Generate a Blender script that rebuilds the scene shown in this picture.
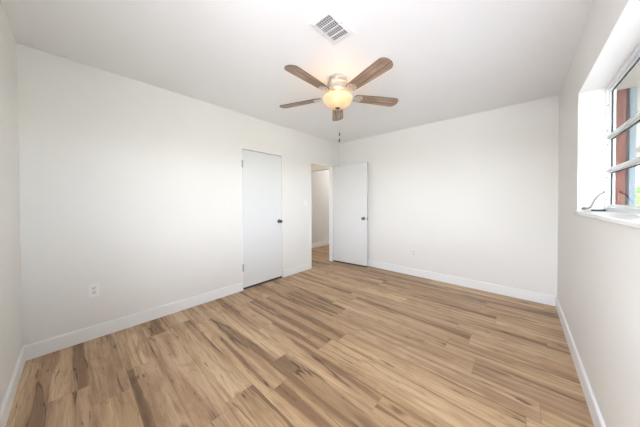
import bpy, bmesh, math, random
from mathutils import Vector, Matrix, Euler

for _o in list(bpy.data.objects):
    bpy.data.objects.remove(_o)
scene = bpy.context.scene
COL = scene.collection

# ------------------------------------------------------------------ camera
W, L, H = 3.1666, 4.0235, 2.44
cam_d = bpy.data.cameras.new('camera')
cam = bpy.data.objects.new('camera', cam_d)
COL.objects.link(cam)
yaw, pit, rol = -0.73584, -0.01266, -0.00362
fw = Vector((math.sin(yaw)*math.cos(pit), math.cos(yaw)*math.cos(pit), math.sin(pit)))
rt = Vector((math.cos(yaw), -math.sin(yaw), 0)); up = rt.cross(fw)
rt, up = rt*math.cos(rol)+up*math.sin(rol), up*math.cos(rol)-rt*math.sin(rol)
cam.matrix_world = Matrix(((rt.x, up.x, -fw.x, 2.8517), (rt.y, up.y, -fw.y, 0.2820),
                           (rt.z, up.z, -fw.z, 1.2280), (0, 0, 0, 1)))
cam_d.sensor_width = 36.0
cam_d.lens = 222.28/640*36.0
cam_d.shift_y = -(213.5-204.16)/640
cam_d.clip_start = 0.02
cam_d.clip_end = 500
scene.camera = cam

# ------------------------------------------------------------------ world, sun, daylight
world = bpy.data.worlds.new('world'); scene.world = world
world.use_nodes = True
wn = world.node_tree; wn.nodes.clear()
w_out = wn.nodes.new('ShaderNodeOutputWorld'); w_bg = wn.nodes.new('ShaderNodeBackground')
w_sky = wn.nodes.new('ShaderNodeTexSky')
w_sky.sky_type = 'NISHITA'; w_sky.sun_disc = False
w_sky.sun_elevation = math.radians(52); w_sky.sun_rotation = math.radians(300)
w_hsv = wn.nodes.new('ShaderNodeHueSaturation'); w_hsv.inputs['Saturation'].default_value = 0.16
w_tint = wn.nodes.new('ShaderNodeMixRGB'); w_tint.blend_type = 'MULTIPLY'
w_tint.inputs[0].default_value = 1.0; w_tint.inputs[2].default_value = (0.98, 0.985, 1.035, 1)
wn.links.new(w_sky.outputs[0], w_hsv.inputs['Color'])
wn.links.new(w_hsv.outputs[0], w_tint.inputs[1])
wn.links.new(w_tint.outputs[0], w_bg.inputs['Color'])
w_bg.inputs['Strength'].default_value = 1.3
wn.links.new(w_bg.outputs[0], w_out.inputs['Surface'])

sun_d = bpy.data.lights.new('sun', 'SUN'); sun_d.energy = 10; sun_d.angle = math.radians(0.6)
sun_d.color = (1, 0.975, 0.97)
sun = bpy.data.objects.new('sun', sun_d); COL.objects.link(sun)
sun.rotation_euler = Vector((0.36, -0.26, -0.9)).to_track_quat('-Z', 'Y').to_euler()
sun.location = (-4, 6, 8)

def portal(name, loc, direction, sx, sy):
    d = bpy.data.lights.new(name, 'AREA'); d.shape = 'RECTANGLE'; d.size = sx; d.size_y = sy
    d.cycles.is_portal = True
    o = bpy.data.objects.new(name, d); COL.objects.link(o)
    o.location = loc; o.rotation_euler = Vector(direction).to_track_quat('-Z', 'Z').to_euler()
    return o
portal('window_portal', (W+0.19, 1.6425, 1.59), (-1, 0, 0), 2.385, 0.88)
portal('window_portal', (2.525, -0.17, 1.39), (0, 1, 0), 1.05, 1.28)  # portal of the added fill window

vs = scene.view_settings
vs.view_transform = 'Standard'; vs.look = 'None'; vs.gamma = 1.0; vs.use_curve_mapping = False
vs.exposure = 2.04
LAMP_W = 0.9          # fan lamp
HALL_W = 4.0          # hall lamp

# ------------------------------------------------------------------ node helpers
def mat(name, color=(0.8, 0.8, 0.8), rough=0.5, metal=0.0, spec=0.5):
    m = bpy.data.materials.new(name); m.use_nodes = True
    b = m.node_tree.nodes['Principled BSDF']
    b.inputs['Base Color'].default_value = (*color, 1); b.inputs['Roughness'].default_value = rough
    b.inputs['Metallic'].default_value = metal; b.inputs['Specular IOR Level'].default_value = spec
    return m
def srgb(r, g, b):
    f = lambda c: (c/255/12.92) if c/255 <= 0.04045 else ((c/255+0.055)/1.055)**2.4
    return (f(r), f(g), f(b))
class NT:
    def __init__(s, m): s.t = m.node_tree; s.b = s.t.nodes['Principled BSDF']
    def n(s, kind, **kw):
        nd = s.t.nodes.new(kind)
        for k, v in kw.items(): setattr(nd, k, v)
        return nd
    def put(s, sock, v):
        if isinstance(v, (int, float)): sock.default_value = v
        elif isinstance(v, (tuple, list)): sock.default_value = v
        else: s.t.links.new(v, sock)
    def m(s, op, a, b=0.0, c=0.0):
        nd = s.n('ShaderNodeMath', operation=op)
        s.put(nd.inputs[0], a); s.put(nd.inputs[1], b); s.put(nd.inputs[2], c)
        return nd.outputs[0]
    def xyz(s, x, y, z):
        nd = s.n('ShaderNodeCombineXYZ'); s.put(nd.inputs[0], x); s.put(nd.inputs[1], y); s.put(nd.inputs[2], z)
        return nd.outputs[0]
    def noise(s, vec, scale, detail=2, rough=0.5, dist=0.0):
        nd = s.n('ShaderNodeTexNoise'); s.put(nd.inputs['Vector'], vec)
        nd.inputs['Scale'].default_value = scale; nd.inputs['Detail'].default_value = detail
        nd.inputs['Roughness'].default_value = rough; nd.inputs['Distortion'].default_value = dist
        return nd.outputs['Fac']
    def ramp(s, fac, stops, interp='LINEAR'):
        nd = s.n('ShaderNodeValToRGB'); nd.color_ramp.interpolation = interp
        cr = nd.color_ramp
        while len(cr.elements) < len(stops): cr.elements.new(0.5)
        for e, (p, c) in zip(cr.elements, stops):
            e.position = p; e.color = (*c, 1) if len(c) == 3 else c
        s.put(nd.inputs[0], fac); return nd.outputs[0]
    def mix(s, fac, a, b, mode='MIX'):
        nd = s.n('ShaderNodeMixRGB', blend_type=mode)
        s.put(nd.inputs[0], fac)
        for i, v in ((1, a), (2, b)):
            if isinstance(v, tuple) and len(v) == 3: v = (*v, 1)
            s.put(nd.inputs[i], v)
        return nd.outputs[0]
    def smooth(s, v, lo, hi):
        nd = s.n('ShaderNodeMapRange', interpolation_type='SMOOTHSTEP')
        s.put(nd.inputs[0], v); nd.inputs[1].default_value = lo; nd.inputs[2].default_value = hi
        return nd.outputs[0]
    def bump(s, h, strength, dist=0.002):
        nd = s.n('ShaderNodeBump'); nd.inputs['Strength'].default_value = strength
        nd.inputs['Distance'].default_value = dist; s.put(nd.inputs['Height'], h)
        s.t.links.new(nd.outputs[0], s.b.inputs['Normal'])
    def obj(s):
        return s.n('ShaderNodeTexCoord').outputs['Object']

def paint(name, col, rough, scale, strength):
    m = mat(name, col, rough, 0, 0.3); k = NT(m); v = k.obj()
    k.bump(k.noise(v, scale, 4, 0.6), strength, 0.0015)
    s = k.noise(v, 1.3, 2)
    k.put(k.b.inputs['Base Color'], k.ramp(s, [(0.3, tuple(c*0.985 for c in col)), (0.7, col)]))
    return m
M = {}
M['wall'] = paint('wall_paint', (0.84, 0.824, 0.792), 0.6, 90, 0.25)
M['ceil'] = paint('ceiling_paint', (0.925, 0.925, 0.92), 0.8, 60, 0.35)
M['trim'] = paint('trim_paint', (0.90, 0.90, 0.895), 0.35, 30, 0.05)
M['door'] = paint('door_paint', (0.78, 0.78, 0.78), 0.4, 40, 0.06)
M['plastic'] = mat('white_plastic', (0.90, 0.90, 0.885), 0.35)
M['plastic_grey'] = mat('off_white_plastic', (0.78, 0.78, 0.76), 0.4)
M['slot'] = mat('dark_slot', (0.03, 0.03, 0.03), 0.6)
M['steel'] = mat('dark_satin_steel', (0.17, 0.165, 0.16), 0.32, 1.0)
M['hinge'] = mat('painted_hinge', (0.50, 0.50, 0.49), 0.4, 0.4)
M['nickel'] = mat('brushed_nickel', (0.78, 0.74, 0.68), 0.28, 1.0)
M['bronze'] = mat('bronze', (0.12, 0.075, 0.045), 0.4, 0.8)
M['alu'] = mat('white_aluminium', (0.80, 0.81, 0.81), 0.35, 0.0)
M['alu_grey'] = mat('mill_aluminium', (0.62, 0.63, 0.63), 0.4, 0.6)
M['arm'] = mat('grey_cast_arm', (0.24, 0.24, 0.235), 0.5, 0.2)
M['gasket'] = mat('dark_gasket', (0.05, 0.055, 0.05), 0.7)
M['sill'] = paint('marble_sill', (0.86, 0.86, 0.85), 0.25, 12, 0.02)
M['vent'] = mat('vent_white', (0.86, 0.86, 0.855), 0.4)
M['duct'] = mat('duct_dark', (0.22, 0.22, 0.22), 0.8)

def glass_mat(name, tint):
    m = bpy.data.materials.new(name); m.use_nodes = True
    t = m.node_tree; t.nodes.clear()
    o = t.nodes.new('ShaderNodeOutputMaterial'); mx = t.nodes.new('ShaderNodeMixShader')
    tr = t.nodes.new('ShaderNodeBsdfTransparent'); gl = t.nodes.new('ShaderNodeBsdfGlossy')
    fr = t.nodes.new('ShaderNodeFresnel'); fr.inputs[0].default_value = 1.07
    tr.inputs[0].default_value = (*tint, 1); gl.inputs['Roughness'].default_value = 0.02
    ge = t.nodes.new('ShaderNodeNewGeometry'); mu = t.nodes.new('ShaderNodeMath'); mu.operation = 'MULTIPLY'
    iv = t.nodes.new('ShaderNodeMath'); iv.operation = 'SUBTRACT'; iv.inputs[0].default_value = 1.0
    t.links.new(ge.outputs['Backfacing'], iv.inputs[1]); t.links.new(iv.outputs[0], mu.inputs[0])
    t.links.new(fr.outputs[0], mu.inputs[1]); t.links.new(mu.outputs[0], mx.inputs[0])
    t.links.new(tr.outputs[0], mx.inputs[1])
    t.links.new(gl.outputs[0], mx.inputs[2]); t.links.new(mx.outputs[0], o.inputs[0])
    return m
M['glass'] = glass_mat('tinted_window_glass', (0.58, 0.605, 0.615))
M['clear'] = glass_mat('clear_window_glass', (0.96, 0.97, 0.965))

def floor_mat():
    m = mat('vinyl_plank', (0.4, 0.3, 0.2), 0.42, 0, 0.4); k = NT(m)
    sep = k.n('ShaderNodeSeparateXYZ'); k.put(sep.inputs[0], k.obj())
    u, v = sep.outputs[0], sep.outputs[1]
    PW, PL = 0.183, 1.22
    rv = k.m('DIVIDE', k.m('SUBTRACT', v, 0.523-PW*20), PW)
    row = k.m('FLOOR', rv); pv = k.m('SUBTRACT', rv, row)
    w1 = k.n('ShaderNodeTexWhiteNoise', noise_dimensions='1D'); k.put(w1.inputs['W'], row)
    ru = k.m('DIVIDE', k.m('ADD', k.m('ADD', u, 20.0), k.m('MULTIPLY', w1.outputs[0], PL)), PL)
    colm = k.m('FLOOR', ru); pu = k.m('SUBTRACT', ru, colm)
    w2 = k.n('ShaderNodeTexWhiteNoise', noise_dimensions='2D'); k.put(w2.inputs['Vector'], k.xyz(row, colm, 0.0))
    rs = k.n('ShaderNodeSeparateXYZ'); k.put(rs.inputs[0], w2.outputs['Color'])
    r1, r2, r3 = rs.outputs[0], rs.outputs[1], rs.outputs[2]
    # plank-local grain coordinates, stretched along the board
    gu = k.m('ADD', u, k.m('MULTIPLY', r1, 67.0)); gv = k.m('ADD', v, k.m('MULTIPLY', r2, 37.0))
    wob = k.noise(k.xyz(k.m('MULTIPLY', gu, 7.0), k.m('MULTIPLY', gv, 6.0), 1.0), 1.0, 2, 0.5)
    gw = k.m('MULTIPLY_ADD', k.m('SUBTRACT', wob, 0.5), 0.020, gv)
    big = k.noise(k.xyz(k.m('MULTIPLY', gu, 0.42), k.m('MULTIPLY', gw, 8.5), r3), 1.0, 4, 0.50, 0.5)
    mid = k.noise(k.xyz(k.m('MULTIPLY', gu, 1.5), k.m('MULTIPLY', gw, 28.0), r1), 1.0, 4, 0.6, 0.6)
    fine = k.noise(k.xyz(k.m('MULTIPLY', gu, 6.0), k.m('MULTIPLY', gw, 150.0), r2), 1.0, 3, 0.6)
    blot = k.noise(k.xyz(k.m('MULTIPLY', gu, 3.0), k.m('MULTIPLY', gv, 8.0), 3.0), 1.0, 3, 0.55, 0.8)
    base = k.ramp(big, [(0.27, srgb(122, 95, 74)), (0.385, srgb(150, 120, 96)), (0.418, srgb(182, 151, 123)), (0.50, srgb(200, 169, 139)),
                        (0.60, srgb(212, 183, 153)), (0.75, srgb(226, 201, 173))])
    base = k.mix(k.m('MULTIPLY', k.smooth(blot, 0.50, 0.68), 0.45), base, srgb(168, 130, 99))
    base = k.mix(k.m('MULTIPLY', k.smooth(mid, 0.47, 0.68), 0.58), base, srgb(140, 109, 84))
    rg = k.m('ABSOLUTE', k.m('SUBTRACT', k.m('FRACT', k.m('MULTIPLY', big, 18.0)), 0.5))
    base = k.mix(k.m('MULTIPLY', k.m('SUBTRACT', 1.0, k.smooth(rg, 0.02, 0.22)), 0.13), base, srgb(128, 98, 74))
    base = k.mix(k.m('MULTIPLY', k.smooth(fine, 0.46, 0.74), 0.26), base, srgb(124, 96, 74))
    # wavy dark spalting lines follow one contour of the broad grain, broken up
    brk = k.noise(k.xyz(k.m('MULTIPLY', gu, 2.2), k.m('MULTIPLY', gv, 5.0), 7.0), 1.0, 2, 0.5)
    cont = k.m('ABSOLUTE', k.m('SUBTRACT', big, 0.400))
    line = k.m('MULTIPLY', k.m('SUBTRACT', 1.0, k.smooth(cont, 0.002, 0.013)), k.smooth(brk, 0.40, 0.54))
    base = k.mix(k.m('MULTIPLY', line, 0.8), base, srgb(78, 57, 42))
    # short dark flecks and knots
    fl = k.noise(k.xyz(k.m('MULTIPLY', gu, 2.6), k.m('MULTIPLY', gw, 30.0), r3), 1.0, 3, 0.6, 1.6)
    base = k.mix(k.m('MULTIPLY', k.smooth(fl, 0.60, 0.70), 0.75), base, srgb(84, 60, 43))
    vo = k.n('ShaderNodeTexVoronoi'); vo.inputs['Scale'].default_value = 1.0
    k.put(vo.inputs['Vector'], k.xyz(k.m('MULTIPLY', gu, 1.8), k.m('MULTIPLY', gv, 4.5), 0.0))
    kn = k.m('ADD', vo.outputs['Distance'], k.m('MULTIPLY', k.m('SUBTRACT', mid, 0.5), 0.22))
    base = k.mix(k.m('MULTIPLY', k.m('SUBTRACT', 1.0, k.smooth(kn, 0.03, 0.13)), 0.7), base, srgb(92, 66, 46))
    # board to board tone
    tone = k.m('MULTIPLY_ADD', r3, 0.12, 0.87)
    base = k.mix(1.0, base, k.xyz(k.m('MULTIPLY', tone, 1.02), tone, k.m('MULTIPLY_ADD', r1, 0.06, k.m('MULTIPLY', tone, 0.87))), 'MULTIPLY')
    # seams
    e1 = k.m('MINIMUM', pv, k.m('SUBTRACT', 1.0, pv)); e2 = k.m('MINIMUM', pu, k.m('SUBTRACT', 1.0, pu))
    s1 = k.m('SUBTRACT', 1.0, k.smooth(e1, 0.004, 0.016)); s2 = k.m('SUBTRACT', 1.0, k.smooth(e2, 0.0006, 0.0022))
    seam = k.m('MAXIMUM', s1, s2)
    base = k.mix(k.m('MULTIPLY', seam, 0.30), base, srgb(84, 62, 44))
    k.put(k.b.inputs['Base Color'], base)
    k.put(k.b.inputs['Roughness'], k.m('MULTIPLY_ADD', fine, 0.16, 0.36))
    k.bump(k.m('SUBTRACT', k.m('MULTIPLY', fine, 0.3), seam), 0.25, 0.001)
    return m
M['floor'] = floor_mat()

def blade_mat():
    m = mat('weathered_oak_blade', (0.4, 0.3, 0.25), 0.45, 0, 0.4); k = NT(m)
    sep = k.n('ShaderNodeSeparateXYZ'); k.put(sep.inputs[0], k.obj())
    x, y = sep.outputs[0], sep.outputs[1]
    a = k.noise(k.xyz(k.m('MULTIPLY', x, 3.0), k.m('MULTIPLY', y, 55.0), 0.0), 1.0, 4, 0.6, 0.4)
    b = k.noise(k.xyz(k.m('MULTIPLY', x, 9.0), k.m('MULTIPLY', y, 260.0), 3.0), 1.0, 2, 0.5)
    c = k.ramp(a, [(0.32, srgb(108, 86, 70)), (0.47, srgb(152, 127, 107)), (0.62, srgb(186, 161, 139))])
    c = k.mix(k.m('MULTIPLY', k.smooth(b, 0.45, 0.7), 0.3), c, srgb(96, 74, 60))
    k.put(k.b.inputs['Base Color'], c)
    return m
M['blade'] = blade_mat()
M['blade_edge'] = mat('dark_blade_edge', srgb(92, 78, 66), 0.5)

def bowl_mat():
    m = mat('amber_alabaster_glass', (0.85, 0.66, 0.42), 0.3, 0, 0.5); k = NT(m)
    v = k.obj(); n = k.noise(v, 9, 3, 0.55, 0.6)
    c = k.ramp(n, [(0.30, (1.0, 0.60, 0.28)), (0.5, (1.0, 0.74, 0.44)), (0.68, (1.0, 0.86, 0.62))])
    k.put(k.b.inputs['Emission Color'], c)
    k.b.inputs['Emission Strength'].default_value = 0.055
    k.put(k.b.inputs['Base Color'], k.mix(0.6, c, (0.80, 0.52, 0.27)))
    return m
M['bowl'] = bowl_mat()
M['bulb'] = mat('lit_bulb', (1, 0.9, 0.75), 0.4)
_b = M['bulb'].node_tree.nodes['Principled BSDF']
_b.inputs['Emission Color'].default_value = (1, 0.83, 0.58, 1); _b.inputs['Emission Strength'].default_value = 3.0

def brick_mat():
    m = mat('terracotta_render', srgb(120, 62, 46), 0.8, 0, 0.2); k = NT(m); v = k.obj()
    a = k.noise(v, 7, 4, 0.6)
    k.put(k.b.inputs['Base Color'], k.ramp(a, [(0.3, srgb(96, 48, 34)), (0.7, srgb(118, 63, 46))]))
    k.bump(k.noise(v, 60, 3), 0.4, 0.003)
    return m
M['brick'] = brick_mat()
M['soffit'] = mat('soffit_beige', srgb(150, 142, 128), 0.7)
M['post'] = mat('pale_grey_blue_paint', srgb(122, 134, 142), 0.6)
M['pier_shade'] = mat('pier_shade_dark', srgb(24, 17, 16), 0.8)  # near-black that paints the shaded gap beside the pier
M['stucco'] = paint('exterior_stucco', srgb(214, 206, 192), 0.9, 40, 0.5)
def siding_mat():
    m = mat('pink_grey_siding', srgb(176, 160, 158), 0.7); k = NT(m)
    sep = k.n('ShaderNodeSeparateXYZ'); k.put(sep.inputs[0], k.obj())
    f = k.m('FRACT', k.m('MULTIPLY', sep.outputs[2], 3.6))
    k.put(k.b.inputs['Base Color'], k.ramp(f, [(0.0, srgb(196, 180, 176)), (0.55, srgb(196, 180, 176)), (0.6, srgb(128, 122, 128)), (1.0, srgb(140, 132, 136))]))
    return m
M['siding'] = siding_mat()
M['roof'] = mat('grey_roofing', srgb(120, 116, 114), 0.9)
def noisy(name, a, b, scale, rough=0.9):
    m = mat(name, a, rough, 0, 0.2); k = NT(m)
    k.put(k.b.inputs['Base Color'], k.ramp(k.noise(k.obj(), scale, 4, 0.6), [(0.35, a), (0.65, b)])); return m
M['ground'] = noisy('lawn_and_sand', srgb(136, 138, 112), srgb(166, 162, 142), 1.2)
M['drive'] = noisy('concrete_drive', srgb(192, 190, 190), srgb(206, 204, 204), 3)
M['bounce_grey'] = noisy('grey_bounce_slab', srgb(168, 164, 168), srgb(184, 180, 184), 4)  # colour of the added ground slab that bounces light indoors
M['leaf'] = noisy('hedge_leaf', srgb(70, 100, 52), srgb(124, 148, 86), 3)
M['bark'] = noisy('bark', srgb(90, 72, 56), srgb(116, 96, 78), 9)
M['carpaint'] = mat('white_car_paint', (0.75, 0.76, 0.78), 0.2)
M['tint'] = mat('tinted_car_glass', (0.03, 0.04, 0.05), 0.1)
M['tyre'] = mat('tyre_rubber', (0.02, 0.02, 0.02), 0.8)

# ------------------------------------------------------------------ mesh helpers
def add_box(bm, x0, x1, y0, y1, z0, z1, bev=0.0):
    vs_ = [bm.verts.new((x, y, z)) for z in (z0, z1) for y in (y0, y1) for x in (x0, x1)]
    fs = [(0, 2, 3, 1), (4, 5, 7, 6), (0, 1, 5, 4), (2, 6, 7, 3), (0, 4, 6, 2), (1, 3, 7, 5)]
    faces = [bm.faces.new([vs_[i] for i in f]) for f in fs]
    if bev > 0:
        es = list({e for f in faces for e in f.edges})
        bmesh.ops.bevel(bm, geom=es, offset=bev, segments=2, affect='EDGES', profile=0.5)
def add_cyl(bm, p0, p1, r0, r1=None, n=20, caps=True):
    r1 = r0 if r1 is None else r1
    p0, p1 = Vector(p0), Vector(p1); d = p1-p0
    q = Vector((0, 0, 1)).rotation_difference(d.normalized())
    rings = []
    for p, r in ((p0, r0), (p1, r1)):
        rings.append([bm.verts.new(p + q @ Vector((r*math.cos(2*math.pi*i/n), r*math.sin(2*math.pi*i/n), 0))) for i in range(n)])
    for i in range(n):
        j = (i+1) % n
        bm.faces.new((rings[0][i], rings[0][j], rings[1][j], rings[1][i]))
    if caps:
        bm.faces.new(rings[0][::-1]); bm.faces.new(rings[1])
def add_lathe(bm, prof, origin=(0, 0, 0), axis=(0, 0, 1), n=40):
    q = Vector((0, 0, 1)).rotation_difference(Vector(axis)); o = Vector(origin)
    rings = []
    for r, z in prof:
        if r < 1e-6: rings.append([bm.verts.new(o + q @ Vector((0, 0, z)))])
        else: rings.append([bm.verts.new(o + q @ Vector((r*math.cos(2*math.pi*i/n), r*math.sin(2*math.pi*i/n), z))) for i in range(n)])
    for a, b in zip(rings, rings[1:]):
        for i in range(n):
            j = (i+1) % n
            if len(a) == 1 and len(b) == 1: continue
            if len(a) == 1: bm.faces.new((a[0], b[j], b[i]))
            elif len(b) == 1: bm.faces.new((a[i], a[j], b[0]))
            else: bm.faces.new((a[i], a[j], b[j], b[i]))
def add_prism(bm, outline, z0, z1, M4=None):
    M4 = M4 or Matrix.Identity(4)
    a = [bm.verts.new(M4 @ Vector((x, y, z0))) for x, y in outline]
    b = [bm.verts.new(M4 @ Vector((x, y, z1))) for x, y in outline]
    bm.faces.new(a[::-1]); bm.faces.new(b)
    for i in range(len(a)):
        j = (i+1) % len(a); bm.faces.new((a[i], a[j], b[j], b[i]))
def add_tube(bm, pts, r, n=8):
    for a, b in zip(pts, pts[1:]): add_cyl(bm, a, b, r, r, n)
def obj(name, bm, m, parent=None, smooth=False, bevel=0.0):
    bmesh.ops.recalc_face_normals(bm, faces=bm.faces[:])
    me = bpy.data.meshes.new(name); bm.to_mesh(me); bm.free()
    for x in (m if isinstance(m, (list, tuple)) else [m]): me.materials.append(x)
    if smooth:
        me.shade_smooth()
        me.set_sharp_from_angle(angle=math.radians(35))
    o = bpy.data.objects.new(name, me); COL.objects.link(o)
    if parent: o.parent = parent
    if bevel:
        b = o.modifiers.new('bevel', 'BEVEL'); b.width = bevel; b.segments = 2; b.limit_method = 'ANGLE'
    return o
def box(name, x0, x1, y0, y1, z0, z1, m, parent=None, bev=0.0):
    bm = bmesh.new(); add_box(bm, x0, x1, y0, y1, z0, z1, bev); return obj(name, bm, m, parent)
def struct(o, label=None):
    o['kind'] = 'structure'
    if label: o['label'] = label
    return o
def tag(o, label, cat, group=None, kind=None):
    o['label'] = label; o['category'] = cat
    if group: o['group'] = group
    if kind: o['kind'] = kind
    return o
def empty(name, loc=(0, 0, 0), rz=0.0):
    o = bpy.data.objects.new(name, None); COL.objects.link(o)
    o.location = loc; o.rotation_euler = (0, 0, rz); o.empty_display_size = 0.1
    return o

# ------------------------------------------------------------------ room shell
T = 0.075
C0, C1, CZ = 1.826, 2.535, 1.972          # closet opening
D0, D1, DZ = 3.172, 3.815, 1.948          # bedroom doorway
WY0, WY1, WZ0, WZ1 = 0.45, 2.835, 1.15, 2.03   # window opening
bm = bmesh.new()
add_box(bm, -T, W+0.174, -0.15, L+T, -0.10, 0.0)
add_box(bm, -1.35, -T, 2.70, 6.6, -0.10, 0.0)
struct(obj('floor', bm, M['floor']))
bm = bmesh.new(); add_box(bm, -T, W+0.174, -0.15, L+T, H, H+0.12)
struct(obj('ceiling', bm, M['ceil']))

bm = bmesh.new()
add_box(bm, -T, 0, -0.15, C0, 0, H); add_box(bm, -T, 0, C0, C1, CZ, H)
add_box(bm, -T, 0, C1, D0, 0, H); add_box(bm, -T, 0, D0, D1, DZ, H); add_box(bm, -T, 0, D1, L+T, 0, H)
bmesh.ops.remove_doubles(bm, verts=bm.verts[:], dist=1e-5)
struct(obj('wall_left', bm, M['wall']))
struct(box('wall_back', 0, W+0.174, L, L+T, 0, H, M['wall']))
bm = bmesh.new()
add_box(bm, W, W+0.174, 0, WY0, 0, H); add_box(bm, W, W+0.174, WY1, L, 0, H)
add_box(bm, W, W+0.174, WY0, WY1, 0, WZ0-0.022); add_box(bm, W, W+0.174, WY0, WY1, WZ1, H)
struct(obj('wall_right', bm, M['wall']))
FX0, FX1, FZ0, FZ1 = 2.0, 3.05, 0.75, 2.03    # unseen window added behind the camera for fill daylight
bm = bmesh.new()
add_box(bm, 0, FX0, -0.15, 0, 0, H); add_box(bm, FX1, W+0.174, -0.15, 0, 0, H)
add_box(bm, FX0, FX1, -0.15, 0, 0, FZ0); add_box(bm, FX0, FX1, -0.15, 0, FZ1, H)
struct(obj('wall_front', bm, M['wall']))

# closet box and hall behind the left wall
bm = bmesh.new()
add_box(bm, -0.80, -0.76, 1.2, 2.70, 0, H); add_box(bm, -0.76, -T, 1.2, 1.24, 0, H); add_box(bm, -0.76, -T, 2.66, 2.70, 0, H)
add_box(bm, -0.80, -T, 1.2, 2.70, H, H+0.1); add_box(bm, -0.80, -T, 1.2, 2.70, -0.1, -0.002)
struct(obj('wall_closet', bm, M['wall']))
bm = bmesh.new(); add_box(bm, -1.35, -1.22, 2.70, 6.6, 0, H)
struct(obj('wall_hall', bm, M['wall']))
bm = bmesh.new(); add_box(bm, -1.22, -T, 2.70, 2.74, 0, H); struct(obj('wall_hall_near', bm, M['wall']))
bm = bmesh.new(); add_box(bm, -1.22, 0, 6.5, 6.6, 0, H); struct(obj('wall_hall_far', bm, M['wall']))
bm = bmesh.new(); add_box(bm, -T, 0, L+T, 6.5, 0, H); struct(obj('wall_hall_right', bm, M['wall']))
bm = bmesh.new(); add_box(bm, -1.35, -T, 2.70, 6.6, H, H+0.1); add_box(bm, -T, 0, L+T, 6.6, H, H+0.1)
struct(obj('ceiling_hall', bm, M['ceil']))
bm = bmesh.new(); add_box(bm, -1.22, -T, 4.02, 4.14, 1.942, H); struct(obj('trim_1', bm, M['wall']), 'cream dropped header across the hallway beyond the open door')

# baseboards
BH, BT = 0.118, 0.014
def baseboard(name, p0, p1, nrm):
    p0, p1, nrm = Vector(p0), Vector(p1), Vector(nrm)
    prof = [(0, 0), (BT, 0), (BT, BH-0.012), (BT-0.003, BH-0.004), (BT-0.008, BH), (0, BH)]
    bm = bmesh.new()
    a = [bm.verts.new(p0 + nrm*d + Vector((0, 0, z))) for d, z in prof]
    b = [bm.verts.new(p1 + nrm*d + Vector((0, 0, z))) for d, z in prof]
    for i in range(len(prof)):
        j = (i+1) % len(prof); bm.faces.new((a[i], a[j], b[j], b[i]))
    bm.faces.new(a); bm.faces.new(b[::-1])
    return struct(obj(name, bm, M['trim']))
baseboard('baseboard_left', (0, 0, 0), (0, C0-0.0, 0), (1, 0, 0))
baseboard('baseboard_left', (0, C1, 0), (0, D0-0.004, 0), (1, 0, 0))
baseboard('baseboard_left', (0, D1+0.03, 0), (0, L, 0), (1, 0, 0))
baseboard('baseboard_back', (BT, L, 0), (W-BT, L, 0), (0, -1, 0))
baseboard('baseboard_right', (W, 0, 0), (W, L, 0), (-1, 0, 0))
baseboard('baseboard_front', (BT, 0, 0), (W-BT, 0, 0), (0, 1, 0))
baseboard('baseboard_hall', (-1.22, 2.75, 0), (-1.22, 6.5, 0), (1, 0, 0))

# door jambs
def jamb(name, y0, y1, z1, t, proud):
    bm = bmesh.new()
    add_box(bm, -T, proud, y0, y0+t, 0, z1); add_box(bm, -T, proud, y1-t, y1, 0, z1)
    add_box(bm, -T, proud, y0+t, y1-t, z1-t, z1)
    return struct(obj(name, bm, M['trim']))
jamb('trim_2', C0, C1, CZ, 0.014, 0.0015)
jamb('trim_3', D0-0.0, D1, DZ, 0.022, 0.002)

def knob_mesh(direction, at, m=None, parent=None, name='knob'):
    bm = bmesh.new()
    add_lathe(bm, [(0, 0), (0.031, 0), (0.031, 0.004), (0.026, 0.009), (0.013, 0.012), (0.011, 0.028),
                   (0.015, 0.034), (0.024, 0.041), (0.027, 0.050), (0.025, 0.058), (0.017, 0.064), (0, 0.066)], at, direction, 28)
    return obj(name, bm, m or M['steel'], parent, smooth=True)
def hinge(at, axis_len, parent):
    bm = bmesh.new(); x, y, z = at
    add_cyl(bm, (x, y, z-axis_len/2), (x, y, z+axis_len/2), 0.0065, n=12)
    add_cyl(bm, (x, y, z+axis_len/2), (x, y, z+axis_len/2+0.006), 0.0045, 0.002, n=12)
    add_box(bm, x-0.010, x-0.004, y-0.012, y+0.014, z-axis_len/2, z+axis_len/2)
    return obj('hinge', bm, M['hinge'], parent, smooth=True)

# closet door (closed)
y0, y1 = C0+0.018, C1-0.018
bm = bmesh.new(); add_box(bm, -0.036, 0.0, y0, y1, 0.030, CZ-0.023, 0.0015)
closet = struct(obj('door_1', bm, M['door']), 'closed white flat closet door in the long left wall')
box('door_gap_shade', -0.030, -0.008, y0+0.002, y1-0.002, 0.002, 0.0295, M['slot'], closet)['label'] = 'dark strip put in for the shade under the closet door'  # dark strip painting the shade in the door gap
k = knob_mesh((1, 0, 0), (0, y1-0.058, 0.915), parent=closet, name='door_handle')
for z in (1.75, 0.31): hinge((0.006, y0-0.004, z), 0.10, closet)
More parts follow.
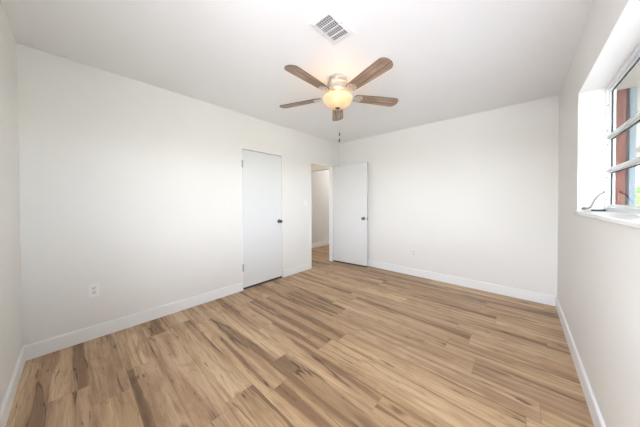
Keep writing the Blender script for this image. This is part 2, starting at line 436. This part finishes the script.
# bedroom door (open against the back wall)
hp = Vector((0.008, 3.822, 0)); fp = Vector((0.742, 3.902, 0))
dvec = (fp-hp); DL = dvec.length; ang = math.atan2(dvec.y, dvec.x)
bm = bmesh.new(); add_box(bm, 0, DL, 0, 0.036, 0.024, 1.945, 0.0015)
leaf = struct(obj('door_2', bm, M['door']), 'open white flat bedroom door standing against the back wall')
box('door_gap_shade', 0.004, DL-0.004, 0.006, 0.030, 0.002, 0.0235, M['slot'], leaf)['label'] = 'dark strip put in for the shade under the open door'  # same painted shade in the gap below the open leaf
leaf.location = hp; leaf.rotation_euler = (0, 0, ang)
knob_mesh((0, -1, 0), (DL-0.062, 0, 0.905), parent=leaf, name='door_handle')
knob_mesh((0, 1, 0), (DL-0.062, 0.036, 0.905), parent=leaf, name='door_handle')
bm = bmesh.new(); add_box(bm, DL-0.0005, DL+0.0015, 0.006, 0.030, 0.875, 0.935); add_box(bm, DL, DL+0.008, 0.012, 0.024, 0.897, 0.913)
obj('latch_plate', bm, M['steel'], leaf)
for z in (1.75, 0.30):
    bm = bmesh.new(); add_cyl(bm, (-0.004, 0.040, z-0.05), (-0.004, 0.040, z+0.05), 0.0065, n=12)
    add_box(bm, -0.002, 0.0, 0.004, 0.040, z-0.05, z+0.05); obj('hinge', bm, M['hinge'], leaf)

# ------------------------------------------------------------------ window in the right wall
FXA, FXB = W+0.128, W+0.170               # frame depth range
GX = W+0.152
bm = bmesh.new()
add_box(bm, FXA, FXB, WY1-0.014, WY1, WZ0, WZ1, 0.001); add_box(bm, FXA, FXB, WY0, WY0+0.014, WZ0, WZ1, 0.001)
add_box(bm, FXA, FXB, WY0+0.014, WY1-0.014, WZ1-0.022, WZ1, 0.001)
add_box(bm, FXA+0.008, FXB, WY0+0.014, WY1-0.014, WZ0, WZ0+0.030, 0.001)
add_box(bm, FXA+0.018, FXA+0.024, WY1-0.024, WY1-0.014, WZ0+0.030, WZ1-0.022)
add_box(bm, FXA+0.018, FXA+0.024, WY0+0.014, WY1-0.014, WZ1-0.034, WZ1-0.022)
win = struct(obj('window_1', bm, M['alu']), 'white framed awning window in the right wall')
bm = bmesh.new()
add_box(bm, W-0.016, FXA+0.01, WY0-0.0, WY1-0.001, WZ0-0.022, WZ0, 0.003)
struct(obj('window_sill', bm, M['sill'], win), None)
def sash(z0, z1):
    r = 0.016
    bm = bmesh.new()
    y0, y1 = WY0+0.016, WY1-0.016
    add_box(bm, GX-0.010, GX+0.010, y0, y1, z0, z0+r, 0.001); add_box(bm, GX-0.010, GX+0.010, y0, y1, z1-r, z1, 0.001)
    add_box(bm, GX-0.010, GX+0.010, y0, y0+r, z0+r, z1-r, 0.001); add_box(bm, GX-0.010, GX+0.010, y1-r, y1, z0+r, z1-r, 0.001)
    s = obj('sash', bm, M['alu'], win)
    bm = bmesh.new()
    add_box(bm, GX-0.004, GX+0.004, y0+r, y1-r, z1-r-0.006, z1-r); add_box(bm, GX-0.004, GX+0.004, y1-r-0.005, y1-r, z0+r, z1-r-0.006)
    obj('gasket', bm, M['gasket'], s)
    bm = bmesh.new(); add_box(bm, GX-0.0015, GX+0.0015, y0+r, y1-r-0.005, z0+r, z1-r-0.006)
    obj('glass_pane', bm, M['glass'], s)
sash(1.676, WZ1-0.024); sash(1.440, 1.672); sash(WZ0+0.032, 1.436)
for z in (1.674, 1.438):
    bm = bmesh.new(); add_box(bm, GX-0.020, GX-0.011, WY0+0.016, WY1-0.016, z-0.010, z+0.004, 0.001)
    obj('meeting_rail', bm, M['alu_grey'], win)
# pivots and screws down the far jamb
for z in (1.235, 1.265, 1.39, 1.62, 1.72, 1.90):
    bm = bmesh.new(); add_cyl(bm, (GX-0.018, WY1-0.0135, z), (GX-0.018, WY1-0.017, z), 0.004, n=10)
    obj('jamb_screw', bm, M['steel'], win)
# crank operator standing on the sill at the far jamb
op = obj('window_operator', (lambda b: (add_prism(b, [(0.0, 0.012), (0.052, 0.012), (0.066, 0.0155), (0.068, 0.128), (0.058, 0.126), (0.044, 0.116),
        (0.032, 0.098), (0.022, 0.070), (0.010, 0.042), (0.0, 0.034)], 0.0, 0.030,
        Matrix.Translation((W+0.052, WY1-0.024, WZ0)) @ Matrix.Rotation(math.radians(90), 4, 'X')), b)[1])(bmesh.new()), M['plastic'], win, bevel=0.003)
bm = bmesh.new(); add_box(bm, W+0.062, W+0.127, WY1-0.056, WY1-0.020, WZ0, WZ0+0.013, 0.001)
obj('gearbox_base', bm, M['gasket'], op)
bm = bmesh.new()
yy = WY1-0.060
add_tube(bm, [(W+0.117, yy, WZ0+0.132), (W+0.096, yy, WZ0+0.118), (W+0.076, yy, WZ0+0.085), (W+0.062, yy, WZ0+0.045), (W+0.054, yy, WZ0+0.026)], 0.0055, 10)
obj('crank_arm', bm, M['arm'], op, smooth=True)
bm = bmesh.new(); add_cyl(bm, (W+0.116, yy, WZ0+0.125), (W+0.116, yy, WZ0+0.142), 0.006, n=12)
add_tube(bm, [(W+0.060, yy, WZ0+0.030), (W+0.045, yy, WZ0+0.022), (W+0.030, yy, WZ0+0.019)], 0.004, 10)
add_lathe(bm, [(0, 0), (0.006, 0.001), (0.009, 0.006), (0.009, 0.016), (0.005, 0.021), (0, 0.022)], (W+0.034, yy, WZ0+0.019), (-1, 0, 0), 16)
obj('crank_knob', bm, M['steel'], op, smooth=True)

# added fill window behind the camera, out of view
bm = bmesh.new()
for (a, b, c, d) in ((FX0, FX0+0.03, FZ0, FZ1), (FX1-0.03, FX1, FZ0, FZ1), (FX0+0.03, FX1-0.03, FZ0, FZ0+0.03), (FX0+0.03, FX1-0.03, FZ1-0.03, FZ1),
                     (FX0+0.03, FX1-0.03, 1.45, 1.48)):
    add_box(bm, a, b, -0.14, -0.09, c, d, 0.001)
fill_win = struct(obj('fill_window', bm, M['alu']))
bm = bmesh.new(); add_box(bm, FX0+0.03, FX1-0.03, -0.118, -0.115, FZ0+0.03, 1.45); add_box(bm, FX0+0.03, FX1-0.03, -0.118, -0.115, 1.48, FZ1-0.03)
obj('glass_pane', bm, M['clear'], fill_win)

# ------------------------------------------------------------------ ceiling fan
FZ = 2.26
fan = empty('ceiling_fan', (1.507, 2.032, H))
tag(fan, 'five-blade ceiling fan with weathered wood blades and lit amber bowl light', 'ceiling fan')
bm = bmesh.new(); add_lathe(bm, [(0, 0), (0.080, 0), (0.084, -0.006), (0.084, -0.022), (0.074, -0.034), (0.045, -0.040), (0, -0.040)]); obj('canopy', bm, M['nickel'], fan, True)
bm = bmesh.new(); add_lathe(bm, [(0, -0.036), (0.060, -0.036), (0.094, -0.046), (0.104, -0.058), (0.104, -0.076), (0.098, -0.080), (0.098, -0.092),
                                 (0.104, -0.096), (0.104, -0.130), (0.092, -0.146), (0.070, -0.152), (0, -0.152)])
obj('motor_housing', bm, M['nickel'], fan, True)
bm = bmesh.new(); add_lathe(bm, [(0, -0.150), (0.058, -0.150), (0.062, -0.158), (0.062, -0.176), (0.075, -0.184), (0.100, -0.188), (0.104, -0.194), (0.09, -0.198), (0, -0.198)])
obj('light_fitter', bm, M['nickel'], fan, True)
bowl_o = [(0.143, -0.192), (0.146, -0.200), (0.142, -0.222), (0.128, -0.248), (0.102, -0.272), (0.066, -0.289), (0.030, -0.297), (0.0, -0.299)]
bowl_i = [(r-0.005 if r > 0.01 else 0, z+0.005) for r, z in bowl_o[::-1]]
bm = bmesh.new(); add_lathe(bm, bowl_o + bowl_i + [bowl_o[0]], n=56); obj('glass_bowl', bm, M['bowl'], fan, True)
bm = bmesh.new(); add_lathe(bm, [(0, -0.310), (0.007, -0.309), (0.011, -0.305), (0.022, -0.302), (0.027, -0.297), (0.022, -0.291), (0, -0.290)], n=24)
obj('finial', bm, M['bronze'], fan, True)
for a in (0.6, 2.7, 4.8):
    bm = bmesh.new(); c = Vector((0.075*math.cos(a), 0.075*math.sin(a), -0.222))
    add_lathe(bm, [(0, -0.026), (0.014, -0.022), (0.020, -0.008), (0.018, 0.006), (0.010, 0.018), (0.010, 0.026), (0, 0.026)], c, n=16)
    obj('bulb', bm, M['bulb'], fan, True)
bm_b, R0, R1, BW = None, 0.185, 0.655, 0.068
out = [(R0, -0.048), (R0+0.06, -0.054), (0.40, -0.062), (0.58, -BW)]
for i in range(9):
    a = -math.pi/2 + math.pi*i/8
    out.append((R1-0.048+0.048*math.cos(a)*1.0, BW*math.sin(a)*(1.0 if abs(math.sin(a)) > 0.98 else 0.985)))
out += [(0.58, BW), (0.40, 0.062), (R0+0.06, 0.054), (R0, 0.048), (R0-0.014, 0.026), (R0-0.014, -0.026)]
th0 = -12.85326402
for kx in range(5):
    ang5 = th0 + kx*2*math.pi/5
    if kx == 0:
        bm = bmesh.new(); add_prism(bm, out, -0.003, 0.003)
        bmesh.ops.recalc_face_normals(bm, faces=bm.faces[:])
        for f in bm.faces: f.material_index = 1 if abs(f.normal.z) < 0.5 else 0
        bl = obj('blade', bm, [M['blade'], M['blade_edge']], fan); blade_me = bl.data
        bm = bmesh.new()                         # scrolled blade arm: neck, spoon and screws
        add_prism(bm, [(0.085, -0.012), (0.13, -0.011), (0.165, -0.020), (0.195, -0.040), (0.225, -0.044), (0.248, -0.034), (0.256, -0.012),
                       (0.262, 0.0), (0.256, 0.012), (0.248, 0.034), (0.225, 0.044), (0.195, 0.040), (0.165, 0.020), (0.13, 0.011), (0.085, 0.012)], -0.0085, -0.0032)
        add_box(bm, 0.075, 0.12, -0.013, 0.013, -0.012, 0.012, 0.002)
        ar = obj('blade_arm', bm, M['nickel'], bl, bevel=0.0015); arm_me = ar.data
        scs = []
        for sx, sy in ((0.212, 0.024), (0.212, -0.024), (0.242, 0.0)):
            bm = bmesh.new(); add_cyl(bm, (sx, sy, -0.0085), (sx, sy, -0.0115), 0.0055, 0.0035, 12)
            scs.append(obj('screw', bm, M['steel'], bl))
    else:
        bl = bl.copy(); COL.objects.link(bl); bl.parent = fan
        ar = ar.copy(); COL.objects.link(ar); ar.parent = bl
        for sc in scs:
            sc = sc.copy(); COL.objects.link(sc); sc.parent = bl
    bl.location = (0, 0, FZ-H)
    bl.rotation_euler = (Matrix.Rotation(ang5, 3, 'Z') @ Matrix.Rotation(math.radians(-11), 3, 'X')).to_euler()
for (a, r, zt, ze) in ((2.2, 0.030, -0.185, -0.535), (-0.9, 0.030, -0.185, -0.60)):
    px, py = 0.150*math.cos(a)*0, 0.0
    px, py = (0.012, 0.012) if a > 0 else (0.020, -0.002)
    bm = bmesh.new()
    nb = 60
    z_a = -0.300
    add_cyl(bm, (px, py, z_a), (px, py, ze), 0.0005, n=6)
    pc = obj('pull_chain', bm, M['nickel'], fan)
    bm = bmesh.new(); add_lathe(bm, [(0, 0.003), (0.003, 0), (0.0055, -0.010), (0.006, -0.024), (0.0035, -0.031), (0, -0.032)], (px, py, ze), n=14)
    obj('chain_pull', bm, M['bronze'], pc, True)
ld = bpy.data.lights.new('fan_lamp', 'POINT'); ld.energy = LAMP_W; ld.shadow_soft_size = 0.05; ld.color = (1, 0.97, 0.92)
lo = bpy.data.objects.new('fan_lamp', ld); COL.objects.link(lo); lo.parent = fan; lo.location = (0, 0, -0.235)

# ------------------------------------------------------------------ ceiling vent
vx0, vx1, vy0, vy1 = 1.768, 1.962, 1.360, 1.645
vent = empty('ceiling_vent', ((vx0+vx1)/2, (vy0+vy1)/2, H))
tag(vent, 'white rectangular louvred air vent in the ceiling beside the fan', 'air vent')
hx, hy = (vx1-vx0)/2, (vy1-vy0)/2
ix, iy = hx-0.034, hy-0.034
bm = bmesh.new()
o_ = [(-hx, -hy), (hx, -hy), (hx, hy), (-hx, hy)]; i_ = [(-ix, -iy), (ix, -iy), (ix, iy), (-ix, iy)]
rings = [[bm.verts.new((x, y, 0)) for x, y in o_], [bm.verts.new((x*0.985, y*0.99, -0.006)) for x, y in o_],
         [bm.verts.new((x*1.1, y*1.06, -0.012)) for x, y in i_], [bm.verts.new((x, y, -0.012)) for x, y in i_], [bm.verts.new((x, y, -0.0005)) for x, y in i_]]
for a, b in zip(rings, rings[1:]):
    for q in range(4): bm.faces.new((a[q], a[(q+1) % 4], b[(q+1) % 4], b[q]))
obj('vent_frame', bm, M['vent'], vent)
bm = bmesh.new(); add_box(bm, -ix, ix, -iy, iy, -0.0012, -0.0002); obj('duct_opening', bm, M['duct'], vent)
bm = bmesh.new()
nsl = 13
for q in range(nsl):
    cy_ = -iy + (q+0.5)*2*iy/nsl
    Mx = Matrix.Translation((0, cy_, -0.0065)) @ Matrix.Rotation(math.radians(38), 4, 'X')
    add_prism(bm, [(-ix, -0.0048), (ix, -0.0048), (ix, 0.0048), (-ix, 0.0048)], -0.0005, 0.0005, Mx)
for q in (1, 2, 3):
    y_ = -iy + q*2*iy/4
    add_box(bm, -ix, ix, y_-0.004, y_+0.004, -0.0125, -0.010)
for q in range(1, 8):
    x_ = -ix + q*2*ix/8
    add_box(bm, x_-0.001, x_+0.001, -iy, iy, -0.0115, -0.0095)
obj('louvres', bm, M['vent'], vent)
for sx in (-hx+0.016, hx-0.016):
    bm = bmesh.new(); add_cyl(bm, (sx, 0, -0.008), (sx, 0, -0.0115), 0.004, n=12); obj('screw', bm, M['hinge'], vent)

# ------------------------------------------------------------------ outlets and switch (local: x right, z up, y out of the wall)
def outlet(name, loc, rz, label, painted=False):
    e = empty(name, loc, rz); tag(e, label, 'outlet')
    pm = M['wall'] if painted else M['plastic']
    bm = bmesh.new(); add_box(bm, -0.035, 0.035, 0, 0.006, -0.0575, 0.0575, 0.002); obj('cover_plate', bm, pm, e)
    for z in (0.0195, -0.0195):
        bm = bmesh.new(); add_prism(bm, [(0.0165*math.cos(t)*1.0, max(-0.0125, min(0.0125, 0.0165*math.sin(t)))) for t in [2*math.pi*i/28 for i in range(28)]], 0.004, 0.0085,
                                    Matrix.Translation((0, 0, z)) @ Matrix.Rotation(math.radians(-90), 4, 'X'))
        r = obj('receptacle', bm, M['plastic_grey'], e)
        for sx in (-0.0065, 0.0055):
            bm = bmesh.new(); add_box(bm, sx, sx+0.002, 0.0083, 0.0088, z-0.002, z+0.007); obj('slot', bm, M['slot'], r)
        bm = bmesh.new(); add_cyl(bm, (0, 0.0083, z-0.007), (0, 0.0088, z-0.007), 0.0025, n=10); obj('slot', bm, M['slot'], r)
    bm = bmesh.new(); add_cyl(bm, (0, 0.005, 0), (0, 0.0072, 0), 0.003, n=10); obj('screw', bm, M['hinge'], e)
    return e
outlet('wall_outlet', (0, 0.390, 0.435), math.radians(-90), 'white duplex outlet low on the left wall near the corner')
outlet('wall_outlet', (1.545, L, 0.375), math.radians(180), 'outlet painted over low on the back wall right of the open door', True)
sw = empty('light_switch', (0, 3.047, 1.195), math.radians(-90))
tag(sw, 'white toggle light switch on the wall between closet door and doorway', 'light switch')
bm = bmesh.new(); add_box(bm, -0.035, 0.035, 0, 0.006, -0.0575, 0.0575, 0.002); obj('cover_plate', bm, M['plastic'], sw)
bm = bmesh.new(); add_box(bm, -0.005, 0.005, 0.005, 0.0165, -0.002, 0.013, 0.001); obj('toggle', bm, M['plastic'], sw)
for z in (0.030, -0.030):
    bm = bmesh.new(); add_cyl(bm, (0, 0.005, z), (0, 0.0072, z), 0.0032, n=10); obj('screw', bm, M['hinge'], sw)

# hall lamp, out of view beyond the doorway
for at, watts, colour in (((-0.60, 5.75, 2.2), HALL_W, (1, 0.97, 0.94)), ((-0.50, 3.25, 2.3), HALL_W*0.3, (1, 0.86, 0.66))):
    hd = bpy.data.lights.new('hall_lamp', 'POINT'); hd.energy = watts; hd.shadow_soft_size = 0.12; hd.color = colour
    ho = bpy.data.objects.new('hall_lamp', hd); COL.objects.link(ho); ho.location = at

# ------------------------------------------------------------------ outside
bm = bmesh.new(); add_box(bm, -40, 60, -40, 90, -0.30, -0.16); struct(obj('ground', bm, M['ground']), None)
bm = bmesh.new(); add_box(bm, W+0.174, W+7.5, -12, 24, -0.16, -0.14); struct(obj('path', bm, M['drive']))
bm = bmesh.new(); add_box(bm, -8, W+0.174, -14, -0.15, -0.16, -0.14); struct(obj('bounce_ground', bm, M['bounce_grey']))  # unseen slab added to bounce sunlight in through the fill window
bm = bmesh.new(); add_box(bm, W+0.174, W+3.4, -0.2, 9.6, 2.34, 2.44); struct(obj('soffit', bm, M['soffit']))  # eave soffit, extended out of view to shade the ground outside
bm = bmesh.new(); add_box(bm, 0.0, W+0.174, L+T, 6.6, -0.16, H); struct(obj('wall_outside', bm, M['stucco']))
bm = bmesh.new(); add_box(bm, -2.2, W+1.4, -0.6, 7.0, H+0.13, H+0.20); struct(obj('roof', bm, M['roof']))
pier = box('brick_pier', W+0.174, 3.623, 3.98, 4.26, -0.16, 2.34, M['brick'], None, 0.006)
tag(pier, 'terracotta red pier standing outside beyond the window', 'pier')
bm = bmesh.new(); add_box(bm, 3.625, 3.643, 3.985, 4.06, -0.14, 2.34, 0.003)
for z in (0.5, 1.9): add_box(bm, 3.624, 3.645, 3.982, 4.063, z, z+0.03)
tag(obj('pier_gap_shade', bm, M['pier_shade']), 'narrow dark strip put in for the shaded gap beside the red pier outside', 'pier_gap_shade')  # dark strip standing in for the shaded gap between pier and post
post = box('porch_post', 3.646, 3.690, 4.00, 4.10, -0.14, 2.34, M['post'], None, 0.004)
tag(post, 'pale blue-grey porch post outside, right of the dark shade strip', 'post')
cp = empty('carport', (6.5, 9.2, -0.14)); tag(cp, 'carport with pink-grey banded fascia across the drive outside', 'carport')
def cpart(name, a, m): return box(name, a[0]-6.5, a[1]-6.5, a[2]-9.2, a[3]-9.2, a[4]+0.14, a[5]+0.14, m, cp)
cpart('fascia', (4.3, 8.9, 8.3, 8.42, 2.08, 3.05), M['siding'])
cpart('carport_roof', (4.2, 9.0, 8.2, 11.6, 3.05, 3.15), M['roof'])
for (x, y) in ((4.86, 8.31), (8.75, 8.31), (4.86, 11.3), (8.75, 11.3)): cpart('support_post', (x, x+0.1, y, y+0.1, -0.14, 3.05), M['post'])
# parked car
car = empty('car', (8.1, 16.0, -0.14)); tag(car, 'white car parked outside, seen past the post through the window', 'car')
prof = [(-2.2, 0.30), (-2.22, 0.62), (-2.05, 0.78), (-1.15, 0.92), (-0.55, 1.38), (0.10, 1.46), (0.95, 1.40), (1.55, 1.02), (2.12, 0.95), (2.22, 0.60), (2.18, 0.30)]
bm = bmesh.new(); add_prism(bm, prof, -0.86, 0.86, Matrix.Rotation(math.radians(90), 4, 'X')); obj('car_body', bm, M['carpaint'], car, bevel=0.05)
for s in (-1, 1):
    bm = bmesh.new(); add_prism(bm, [(-0.95, 0.96), (-0.48, 1.33), (0.08, 1.40), (0.08, 0.98)], s*0.862-0.004, s*0.862+0.004, Matrix.Rotation(math.radians(90), 4, 'X')); obj('car_window', bm, M['tint'], car)
    bm = bmesh.new(); add_prism(bm, [(0.16, 0.98), (0.16, 1.40), (0.85, 1.34), (1.30, 1.03)], s*0.862-0.004, s*0.862+0.004, Matrix.Rotation(math.radians(90), 4, 'X'))
    obj('car_window', bm, M['tint'], car)
for x in (-1.38, 1.36):
    for s in (-1, 1):
        bm = bmesh.new(); add_lathe(bm, [(0, -0.1), (0.28, -0.1), (0.32, -0.07), (0.32, 0.07), (0.28, 0.1), (0.2, 0.105), (0, 0.09)], (x, s*0.80, 0.32), (0, s, 0), 24)
        obj('wheel', bm, M['tyre'], car, True)
# hedge trees far behind
def bush(loc, h, w, seed, label):
    rnd = random.Random(seed)
    e = empty('bush', loc); tag(e, label, 'bush')
    bm = bmesh.new()
    for q in range(16):
        a = rnd.uniform(0, 6.28); rr = w*0.5*math.sqrt(rnd.random()); zz = rnd.uniform(0.35, 0.8)*h
        r = rnd.uniform(0.22, 0.34)*h
        mm = Matrix.Translation((rr*math.cos(a), rr*math.sin(a), zz)) @ Matrix.Diagonal((r, r, r*0.8, 1))
        g = bmesh.ops.create_icosphere(bm, subdivisions=3, radius=1.0, matrix=mm)
        for v_ in g['verts']: v_.co += Vector((rnd.uniform(-1, 1), rnd.uniform(-1, 1), rnd.uniform(-1, 1)))*0.06*h
    obj('foliage', bm, M['leaf'], e)
    bm = bmesh.new(); add_cyl(bm, (0, 0, 0), (0, 0, 0.6*h), 0.09, 0.05, 10); obj('trunk', bm, M['bark'], e)
bush((8.9, 27.0, -0.16), 2.5, 3.2, 1, 'green bush far outside, nearest the window post')
bush((12.6, 27.5, -0.16), 2.7, 3.2, 2, 'green bush far outside, farther right behind the car')
